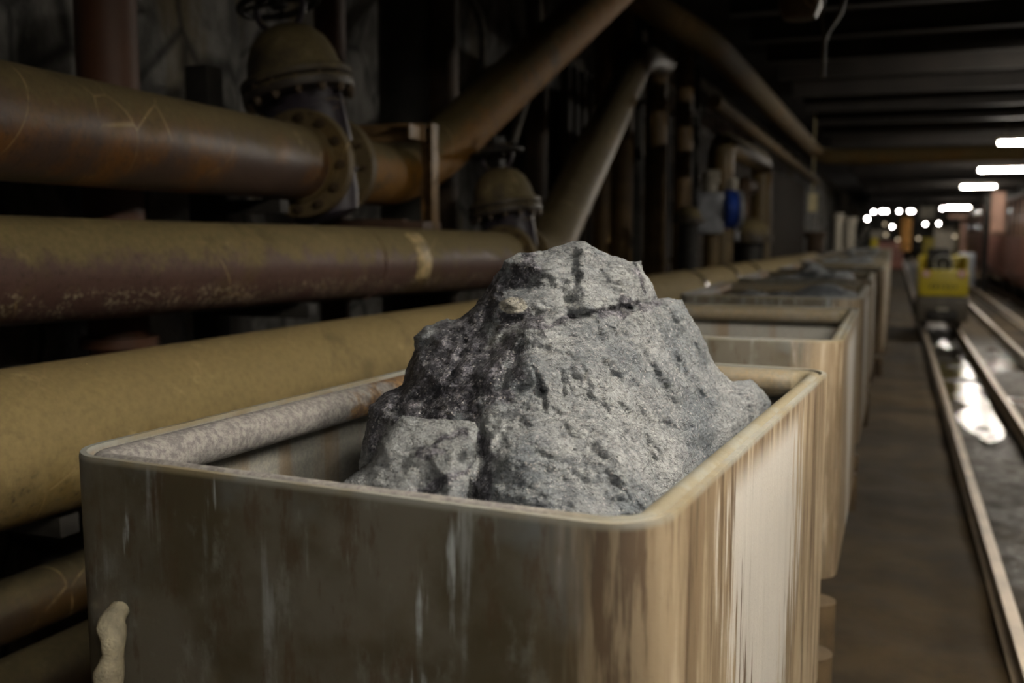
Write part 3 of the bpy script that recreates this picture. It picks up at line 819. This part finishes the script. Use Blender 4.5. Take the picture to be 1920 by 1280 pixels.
def valve(name, P, d, sc, tilt, label):
    """gate valve: axis d along the pipe, bonnet dome leaning towards the wall"""
    root = empty(name, P)
    hd = Vector((d.x, d.y, 0)).normalized(); lat = Vector((-hd.y, hd.x, 0))     # towards the wall
    up = (Vector((0, 0, 1))*math.cos(tilt)+lat*math.sin(tilt)).normalized(); lt = up.cross(hd)
    B = Matrix((hd, lt, up)).transposed().to_4x4() @ Matrix.Scale(sc, 4)        # local x along pipe, z up the bonnet
    def lk(n, bm, mat, par=root): return link(n, bm, mat, par, M4=B)
    # oval body
    bm = NB(); prof = [(.10, -.27), (.15, -.25), (.17, -.15), (.175, 0), (.175, .34)]
    lathe(bm, [(0, -.28)]+prof+[(0, .34)], seg=40)
    for v in bm.verts: v.co.x *= .62; v.co.y *= 1.12
    b_ = lk('valve_body', bm, M['valve'])
    bm = NB()
    for z, k in ((.10-.16, 1.04), (.27, 1.05)):
        t0 = len(bm.verts); lathe(bm, [(.17, z-.012), (.185, z-.012), (.19, z), (.185, z+.012), (.17, z+.012)], seg=40)
        bm.verts.ensure_lookup_table()
        for v in bm.verts[t0:]: v.co.x *= .66; v.co.y *= 1.12
    box(bm, (0, -.2, .20), (.03, .03, .26), bev=.005)
    lk('body_rib', bm, M['valve'])
    for sx in (-1, 1):
        bm = NB(); lathe(bm, [(0, .06), (.175, .06), (.175, .105), (.25, .105), (.256, .111), (.256, .160), (.25, .166), (.182, .166), (.182, .20), (0, .20)], Matrix.Rotation(sx*R(90), 4, 'Y'), 48)
        fl = lk('pipe_flange', bm, M['flange'])
        bm = NB(); lathe(bm, [(0, .08), (.013, .08), (.013, .165), (.023, .166), (.023, .184), (.012, .185), (.012, .195), (0, .195)], B @ Matrix.Rotation(sx*R(90), 4, 'Y'), 6)
        b1 = link('flange_bolt', bm, M['bolt'], fl, smooth=False)
        for k in range(12):
            a = 2*math.pi*(k+.5)/12; o = b1 if k == 0 else b1.copy()
            if k: C.objects.link(o)
            o.parent = fl; o.location = B.to_3x3() @ Vector((0, .215*math.cos(a), .215*math.sin(a)))
    bm = NB()
    lathe(bm, [(0, .335), (.27, .335), (.275, .345), (.275, .375), (.268, .383), (.24, .384), (.24, .391), (.268, .392), (.275, .40), (.275, .425), (.265, .435), (.235, .44), (.228, .47), (.215, .53), (.185, .60), (.135, .655), (.07, .685), (0, .69)], seg=48)
    bn = lk('bonnet', bm, M['valve_dust'])
    bm = NB(); lathe(bm, [(0, .30), (.012, .30), (.012, .31), (.021, .31), (.021, .333), (.012, .334), (.012, .42), (0, .421)], B, 6)
    b1 = link('bonnet_bolt', bm, M['bolt'], bn, smooth=False)
    for k in range(14):
        a = 2*math.pi*k/14; o = b1 if k == 0 else b1.copy()
        if k: C.objects.link(o)
        o.parent = bn; o.location = B.to_3x3() @ Vector((.252*math.cos(a), .252*math.sin(a), 0))
    bm = NB(); tube(bm, fillet([(0, -.05, .66), (0, -.13, .74), (0, -.12, .84), (0, 0, .86), (0, .12, .84), (0, .13, .74), (0, .05, .66)], .05), .016, 10)
    lk('yoke', bm, M['valve'])
    bm = NB(); tube(bm, [(.19*math.cos(2*math.pi*k/32), .19*math.sin(2*math.pi*k/32), .80) for k in range(32)], .017, 12, closed=True)
    for k in range(4):
        a = math.pi/2*k+.4; cylinder(bm, (0, 0, .81), (.19*math.cos(a), .19*math.sin(a), .80), .012, seg=8)
    lathe(bm, [(0, .77), (.04, .78), (.04, .83), (.025, .84), (.022, .93), (0, .935)], seg=20)
    lk('handwheel', bm, M['black'])
    return tag(root, label, 'valve', 'domed gate valves on the pipes')
M['valve_dust'] = pipe_mat('dusty_cast_iron', dust=(.2, .155, .07), rust=(.05, .04, .03), orange=(.07, .05, .03), lo=-.1, hi=.5, orr=.6)
valve('gate_valve', P1v, d1, 1.0, R(13), 'large domed gate valve with dark handwheel on the uppermost pipe')
valve('gate_valve', P2v, d2, .86, R(10), 'smaller domed gate valve on the middle pipe, behind the boulder top')

# short pipe after the valve, and the rising diagonals
D1d = Vector((.378, .817, .435)).normalized()
bend = on_axis(q1, d1, 760)
top1 = at(1165, -36, 8.1)
dp1 = fillet([P1v+d1*.17, bend+d1*.05, top1], .55, 12)
pipe('rising_pipe', dp1, .175, M['pipe_d'], 'thick orange rusted pipe rising diagonally from the large valve to the roof')
bottom2 = P2v+d2*.14
b2 = P2v+d2*.45
top2 = at(1200, 105, 11.6)
pipe('rising_pipe', fillet([bottom2, b2, top2, top2+AX*1.2+Vector((0, 0, .12))], .5, 12), .175, M['pipe_e'], 'second diagonal pipe rising behind the boulder top from the smaller valve')
# overhead pipe running away and turning across the gallery
ov = fillet([at(1120, -60, 9.6), at(1240, 25, 9.7), at(1330, 78, 10.4), at(1536, 295, 19.6), at(1536, 295, 19.6)+RT*3.6], .7, 10)
pipe('overhead_pipe', ov, .145, M['pipe_f'], 'long yellow brown overhead pipe descending to the right, then crossing under the roof beams')
pipe('overhead_pipe', [at(1340, 190, 10.5), at(1530, 340, 19)], .07, M['pipe_f'], 'thinner dark pipe running below the long overhead pipe')

# bracket clamping the short pipe
def bracket():
    c = on_axis(q1, d1, 735); root = empty('pipe_bracket', c)
    B = dirmat(d1); zl = B.to_3x3()
    x = Vector((d1.y, -d1.x, 0)); z = Vector((0, 0, 1)); m = Matrix((Vector((x.x, x.y, 0)), d1, z)).transposed().to_4x4()
    bm = NB(); box(bm, (.225, .02, -.02), (.10, .012, .62), bev=.003); box(bm, (.275, -.03, -.02), (.012, .11, .62), bev=.003)
    link('upright_angle', bm, M['post2'], root, M4=m)
    bm = NB(); box(bm, (.02, -.12, .235), (.46, .012, .10), bev=.003); box(bm, (.16, -.13, .26), (.14, .34, .014), bev=.003); box(bm, (.225, -.13, .225), (.012, .34, .075), bev=.003)
    link('top_angle', bm, M['post2'], root, M4=m)
    bm = NB(); box(bm, (.10, -.09, -.315), (.36, .30, .10), bev=.004); box(bm, (-.15, -.05, -.29), (.5, .08, .08))
    link('lower_arm', bm, M['maroon2'], root, M4=m)
    tag(root, 'rusty angle iron bracket gripping the short pipe right of the large valve', 'bracket')
M['post2'] = simple('bright_rust_angle_iron', (.20, .12, .05), .5, .1, .4, 9)
M['maroon2'] = simple('maroon_brown_steel', (.09, .05, .03), .6, 0, .3)
bracket()

# frames carrying the pipes off the wall
def frame(px, label):
    g = at_lat(px, -2.98); root = empty('pipe_rack', g)
    bm = NB(); box(bm, (0, 0, 1.25), (.12, .12, 2.6), Matrix.Rotation(-R(20.9), 4, 'Z'), bev=.006); link('column', bm, M['black'], root)
    for q, d, r in ((q1, d1, .175), (q2, d2, .175), (q3, d3, .21), (q4, d4, .10), (q5, d5, .11)):
        # point of the pipe abreast of the column
        t = (g-q).dot(AX)/d.dot(AX); p = q+d*t
        if q is q1 and t > (P1v-q1).dot(d1): continue
        if q is q2 and t > (P2v-q2).dot(d2): continue
        a = Vector((0, 0, p.z-r-.035)); b = Vector((p.x-g.x, p.y-g.y, p.z-r-.035))
        bm = NB(); m = Matrix.Translation((a+b)/2); L_ = (b-a).length+.12
        box(bm, (0, 0, 0), (L_, .07, .06), m and Matrix.Rotation(math.atan2((b-a).y, (b-a).x), 4, 'Z'), bev=.004)
        link('arm', bm, M['black'], root, M4=m)
    tag(root, label, 'pipe support')
frame(-300, 'black pipe support at the rock wall beyond the left frame edge')
frame(395, 'black pipe support in the shadow behind the upper pipe')
frame(930, 'black pipe support in the shadow behind the smaller valve')

# upright pipes and posts along the rock wall
ups = [(220, -2.86, .115, 'red_pipe', 'red brown upright pipe in front of the rock face at the upper left'),
       (628, -2.98, .10, 'red_pipe', 'dark red upright pipe directly behind the large domed valve'),
       (765, -3.0, .20, 'post_grey', 'broad grey upright pipe behind the bracket and rising pipe'),
       (832, -2.75, .12, 'post', 'brown upright pipe below the rising pipe'),
       (1005, -3.0, .11, 'post', 'brown upright post between the two rising pipes'),
       (1127, -2.9, .10, 'post', 'slim brown post just right of the second rising pipe'),
       (1163, -2.75, .14, 'post', 'thick brown post above the right shoulder of the boulder'),
       (1190, -3.0, .07, 'post_grey', 'thin grey pipe between two brown posts'),
       (1226, -2.8, .15, 'post', 'orange brown upright pipe right of the boulder top'),
       (1276, -2.7, .14, 'post', 'dark reddish upright pipe left of the blue valve motor'),
       (1300, -2.95, .06, 'post_grey', 'thin pale upright conduit left of the blue valve motor')]
M['post3'] = simple('warm_brown_steel', (.15, .09, .03), .6, 0, .4, 3)
for px, lat, r, mt, lb in ups:
    if px > 1100 and mt == 'post': mt = 'post3'
    if px > 300: lat -= .42
    g = at_lat(px, lat); root = empty('upright_pipe', g)
    bm = NB(); cylinder(bm, (0, 0, -.05), (0, 0, 4.7), r, seg=28); link('pipe_run', bm, M[mt], root)
    bm = NB(); cylinder(bm, (0, 0, 1.35), (0, 0, 1.39), r*1.3, seg=28); link('pipe_flange', bm, M[mt], root)
    bm = NB(); cylinder(bm, (0, 0, 3.6), (0, 0, 3.64), r*1.3, seg=28); link('pipe_flange', bm, M[mt], root)
    tag(root, lb, 'upright pipe', 'upright pipes along the rock wall')
for k, (px0, px1) in enumerate([(745, 775), (860, 905), (1010, 960)]):
    a = at(px0, -40, 9.5); b = at(px1, 130 if k < 2 else 270, 8.5)
    bm = NB(); tube(bm, fillet([a, a.lerp(b, .5)+Vector((.12, 0, 0)), b], .4), .035, 12)
    o = link('hanging_cable', bm, M['cable'])
    tag(o, ['slack dark cable above the bracket', 'slack dark cable crossing behind the orange rising pipe', 'pale cable hanging between the two rising pipes'][k], 'cable')

# inverted-U loops and motorised valve
def loop(px0, px1, ytop, d0, r, mat, label):
    a = at(px0, ytop, d0); b = at(px1, ytop+48, d0+3.4)
    b.z = a.z
    pipe('pipe_loop', fillet([Vector((a.x, a.y, 1.0)), a, b, Vector((b.x, b.y, 1.0))], .25), r, mat, label)
loop(1353, 1428, 270, 13.2, .17, M['pipe_e'], 'tall inverted U of brown pipe behind the blue valve motor')
loop(1393, 1433, 345, 15.2, .12, M['post'], 'lower inverted U of brown pipe right of the blue valve motor')
c = at(1342, 392, 12.6); root = empty('valve_motor', (c.x, c.y, c.z))
ay = Vector((.85, .35, 0)).normalized()
bm = NB(); box(bm, (-.10, 0, -.05), (.36, .34, .52), bev=.05); cylinder(bm, (-.14, -.15, .0), (-.14, -.26, .0), .14, seg=28); link('gearbox', bm, M['alu'], root)
bm = NB(); lathe(bm, [(0, 0), (.20, 0), (.25, .04), (.25, .14), (.20, .2), (0, .21)], Matrix.Translation((.08, 0, .0)) @ Matrix.Rotation(R(90), 4, 'Y'), 32)
link('motor_housing', bm, M['blue'], root)['label'] = 'blue round motor housing'
bm = NB(); lathe(bm, [(.22, .0), (.255, .0), (.255, .05), (.22, .05)], Matrix.Translation((.26, 0, -.02)) @ Matrix.Rotation(R(90), 4, 'Y'), 32); box(bm, (.27, -.02, -.30), (.05, .08, .2), bev=.01); link('end_ring', bm, M['alu'], root)
bm = NB(); cylinder(bm, (-.08, 0, .2), (-.08, 0, .46), .09, seg=20); cylinder(bm, (-.08, 0, .33), (-.08, 0, .36), .13, seg=20); box(bm, (-.06, -.1, .42), (.16, .1, .12), bev=.02); link('stem_cover', bm, M['white'], root)
bm = NB(); cylinder(bm, (.20, 0, .22), (.20, 0, .38), .07, seg=20); link('terminal_box', bm, M['white'], root)
bm = NB(); cylinder(bm, (-.05, .02, -c.z+.0), (-.05, .02, -.25), .09, seg=20); link('pedestal', bm, M['pipe_e'], root)
tag(root, 'grey valve motor with a bright blue round housing, right of the upright pipes', 'valve motor')
def small_dome(px, py, d, r, label):
    c = at(px, py, d); root = empty('small_valve', c)
    bm = NB(); lathe(bm, [(r, 0), (r*.95, r*.4), (r*.7, r*.75), (r*.3, r*.95), (0, r)], seg=28); lathe(bm, [(0, -r*.35), (r*1.2, -r*.35), (r*1.2, 0), (0, 0)], seg=28); link('bonnet', bm, M['valve_dust'], root)
    bm = NB(); cylinder(bm, (0, 0, -c.z+.02), (0, 0, -r*.3), r*.75, seg=24); link('valve_body', bm, M['black'], root)
    tag(root, label, 'valve')
small_dome(1408, 442, 14.5, .26, 'small domed valve under the lower pipe loop')
small_dome(1290, 410, 11.8, .16, 'small dark flanged valve left of the blue valve motor')
bm = NB(); box(bm, (0, 0, 1.9), (.06, 34, 3.8)); 
for k in range(110): box(bm, (.04, -16.9+k*.31, 1.9), (.05, .10, 3.8))
o = link('ribbed_partition', bm, M['partition'], smooth=False); o.location = T(28.5, -3.75); o.rotation_euler = (0, 0, -R(20.9))
tag(o, 'dark brown ribbed steel partition along the left side behind the pipe loops', 'partition')
# dangling cable and hoist block at the roof
root = empty('hoist_block', at(1500, 8, 6.2))
bm = NB(); lathe(bm, [(0, -.10), (.10, -.09), (.13, -.02), (.13, .12), (0, .13)], seg=28); link('drum', bm, M['pipe_dark'], root)
bm = NB(); cylinder(bm, (0, 0, .12), (0, 0, .75), .02, seg=8); link('hanger', bm, M['black'], root)
tag(root, 'dark round drum hanging under the roof at the top frame edge', 'drum')
bm = NB(); a = at(1588, -30, 6.6); b = at(1545, 68, 6.6); c2 = at(1543, 145, 6.6)
tube(bm, fillet([a, at(1578, 25, 6.6), b, c2], .1), .014, 8); o = link('hanging_cable', bm, M['cable']); tag(o, 'grey cable loop dangling from the roof beside the dark drum', 'cable')
bm = NB(); tube(bm, fillet([at(1555, -30, 6.7), at(1540, 20, 6.7), b], .1), .01, 8); o = link('hanging_cable', bm, M['cable']); tag(o, 'thin dark cable hanging beside the thicker grey loop at the top', 'cable')
# cream plate
c = at(1524, 380, 18.5); bm = NB(); box(bm, (0, 0, 0), (.17, .02, .34), bev=.006); cylinder(bm, (0, 0.02, .15), (0, .02, 4.7-c.z), .012, seg=8)
o = link('hanging_plate', bm, M['cream']); o.location = c; tag(o, 'small cream plate hanging at the end of the ochre pipe', 'plate')
# pale posts behind the carts
for px, py0, py1, d, r, mt, lb in [(1572, 405, 475, 24, .10, 'white', 'left pale post standing behind the ore carts'), (1594, 412, 472, 26, .14, 'white', 'right, brightest pale post behind the ore carts'),
                                   (1529, 440, 520, 19, .16, 'post', 'rusty stub post at the end of the ochre pipe')]:
    t = at(px, py0, d); bm = NB(); cylinder(bm, (0, 0, 0), (0, 0, t.z), r, seg=20); cylinder(bm, (0, 0, t.z*.97), (0, 0, t.z*1.0+.06), r*1.3, seg=20)
    o = link('post', bm, M[mt]); o.location = (t.x, t.y, 0); tag(o, lb, 'post')
a, b = at(1602, 468, 27), at(1627, 420, 27); bm = NB(); cylinder(bm, a, b, .09, seg=16); o = link('brace', bm, M['post_grey']); tag(o, 'slanting pale brace right of the brightest post', 'brace')

# ------------------------------------------------------------------ locomotive
def locomotive():
    root = empty('locomotive', T(19.2, .845, 0), -R(20.9))
    bm = NB(); box(bm, (0, .9, .44), (.84, 1.9, .46), bev=.04); link('chassis', bm, M['grey'], root)
    bm = NB(); box(bm, (0, -.12, .34), (.5, .16, .16), bev=.03); link('buffer', bm, M['black'], root)
    bm = NB(); box(bm, (0, -.07, .42), (.18, .03, .09), bev=.01); link('number_plate', bm, M['white'], root)
    bm = NB(); box(bm, (0, .14, .90), (.82, .34, .46), bev=.05); link('hood', bm, M['yellow'], root)
    bm = NB()
    for sx in (-1, 1): box(bm, (sx*.385, .85, 1.05), (.05, 1.1, .62), bev=.015)
    link('cab_side', bm, M['yellow'], root)
    bm = NB(); box(bm, (0, 1.55, 1.0), (.78, .3, .7), bev=.04); link('rear_hood', bm, M['yellow'], root)
    bm = NB(); box(bm, (-.05, .95, 1.1), (.44, .3, .5), bev=.05); box(bm, (-.05, 1.1, 1.35), (.4, .1, .3), bev=.05); link('seat', bm, M['black'], root)
    bm = NB(); tube(bm, [(.15*math.cos(2*math.pi*k/20), .42+.05*math.sin(2*math.pi*k/20), 1.24+.15*math.sin(2*math.pi*k/20)) for k in range(20)], .015, 8, closed=True); cylinder(bm, (0, .5, .95), (0, .43, 1.24), .02, seg=8); link('steering_wheel', bm, M['alu'], root)
    for sx in (-1, 1):
        bm = NB(); cylinder(bm, (sx*.29, -.06, 1.07), (sx*.29, .0, 1.07), .055, seg=20); hl = link('headlamp', bm, M['palelens'], root)
        bm = NB(); lathe(bm, [(.055, 0), (.07, 0), (.07, .04), (.055, .04)], Matrix.Translation((sx*.29, -.065, 1.07)) @ Matrix.Rotation(-R(90), 4, 'X'), 20); link('lamp_ring', bm, M['redlens'], hl)
    # worn dark lettering band on the hood
    bm = NB()
    for k, wd in enumerate((.05, .07, .04, .06, .05, .05)): box(bm, (-.2+k*.08, -.035, .84), (wd*.7, .006, .055))
    link('lettering', bm, M['black'], root)
    for sy in (.35, 1.45):
        for sx in (-1, 1):
            bm = NB(); cylinder(bm, (sx*.26, sy, .28), (sx*.33, sy, .28), .19, seg=28); cylinder(bm, (sx*.24, sy, .28), (sx*.265, sy, .28), .21, seg=28); link('wheel', bm, M['black'], root)
    tag(root, 'small yellow and grey mining locomotive facing the viewer on the open track', 'locomotive')
locomotive()

# ------------------------------------------------------------------ red carriages on the right
def carriage():
    root = empty('carriage')
    bm = NB(); box(bm, (0, 0, .62), (1.1, 7.0, .16), bev=.01); box(bm, (0, 0, .48), (.9, 6.4, .14)); link('underframe', bm, M['maroon'], root)
    for x in (-.54, .54):
        for y in range(-3, 4):
            if y % 2: continue
        bm = NB(); box(bm, (x, 0, 1.05), (.03, 6.96, .72), bev=.004)
        for k in range(13): box(bm, (x*1.03, -3.3+k*.55, 1.05), (.03, .05, .72))
        link('side_panel', bm, M['maroon'], root)
        for k in range(8):
            bm = NB(); box(bm, (x, -3.4+k*.971, 1.78), (.06, .12, .78), bev=.01); link('window_post', bm, M['pink'], root)
        bm = NB(); box(bm, (x, 0, 1.78), (.012, 6.8, .74)); link('window_band', bm, M['windowg'], root)
    for y in (-3.48, 3.48):
        bm = NB(); box(bm, (0, y, 1.42), (1.08, .04, 1.46), bev=.01); box(bm, (0, y*1.008, 1.7), (.5, .03, .5)); link('end_wall', bm, M['pink'], root)
    bm = NB(); box(bm, (0, 0, 2.2), (1.16, 7.1, .08), bev=.03); link('roof', bm, M['maroon'], root)
    for y in (-2.4, 2.4):
        for x in (-.3, .3):
            bm = NB(); cylinder(bm, (x-.04, y, .30), (x+.04, y, .30), .2, seg=24); cylinder(bm, (x-.04, y+.6, .30), (x+.04, y+.6, .30), .2, seg=24); link('wheel', bm, M['black'], root)
    return root
c0 = carriage(); c0.location = T(26.2, 3.32, 0); c0.rotation_euler = (0, 0, -R(20.9)); c0.scale = (1, 1, 1.2)
tag(c0, 'faded red rail carriage with window posts at the right frame edge', 'rail carriage', 'red carriages on the right track')
c1 = copy_tree(c0); c1.location = T(33.8, 3.32, 0); tag(c1, 'second red rail carriage, behind the nearer one', 'rail carriage', 'red carriages on the right track')
c2_ = copy_tree(c0); c2_.location = T(41.4, 3.32, 0); tag(c2_, 'farthest red rail carriage, right of the locomotive', 'rail carriage', 'red carriages on the right track')
make_rail(3.02, 20, 60, 'left rail under the red carriages'); make_rail(3.62, 20, 60, 'right rail under the red carriages')
def post_box(px, py0, py1, d, w_, mt, name, label, cat, dep=None, z0=None):
    t = at(px, py0, d); zz = 0.0 if py1 is None else at(px, py1, d).z
    bm = NB(); box(bm, (0, 0, (t.z+zz)/2), (w_, dep or w_, t.z-zz), bev=.01); o = link(name, bm, M[mt]); o.location = (t.x, t.y, 0); o.rotation_euler = (0, 0, -R(20.9)); tag(o, label, cat)
post_box(1872, 360, 434, 23.0, .28, 'pink', 'duct', 'pinkish painted steel duct hanging before the red carriages', 'duct')
post_box(1852, 366, None, 28.6, .16, 'black', 'steel_column', 'dark steel column left of the pinkish one', 'column')
post_box(1700, 408, 470, 44, .45, 'orange', 'orange_panel', 'upright orange brown panel behind the locomotive', 'panel', .15)
post_box(1739, 388, 410, 40, .55, 'white', 'sign_plate', 'pale blank looking sign plate hanging above the locomotive', 'sign', .04)
post_box(1772, 425, 470, 50, 1.0, 'white', 'utility_cabinet', 'tall white cabinet at the far end behind the locomotive', 'cabinet', .4)
post_box(1793, 432, None, 56, 1.1, 'cream', 'utility_cabinet', 'cream cabinet at the far end, right of the white one', 'cabinet', .4)
post_box(1812, 405, None, 48, .5, 'pink', 'steel_column', 'far pink column at the end of the tracks', 'column')
post_box(1838, 400, None, 46, .7, 'pink', 'steel_column', 'far pale red column beside the farthest carriage', 'column')
post_box(1741, 446, None, 42, .45, 'yellow', 'far_loader', 'yellow machine body seen just above the locomotive', 'machine', 1.2)
post_box(1640, 446, None, 46, .3, 'yellow', 'barrier_board', 'dull yellow board beyond the last cart', 'board', .1)
post_box(1812, 474, None, 33, .5, 'alu', 'concrete_block', 'pale grey block right of the locomotive', 'block', .8)
post_box(1829, 398, 470, 43, .35, 'pink', 'steel_column', 'slim red column between the far pink ones', 'column')
post_box(1800, 402, 409, 47, 1.0, 'pink', 'cross_beam', 'pale red cross beam over the far cabinets', 'beam', .2)
post_box(1668, 452, None, 50, 1.3, 'maroon', 'tool_box', 'dark red box beyond the farthest cart', 'box', .8)
post_box(1650, 432, 446, 52, .9, 'white', 'sign_board', 'small pale board hanging over the farthest carts', 'sign', .05)
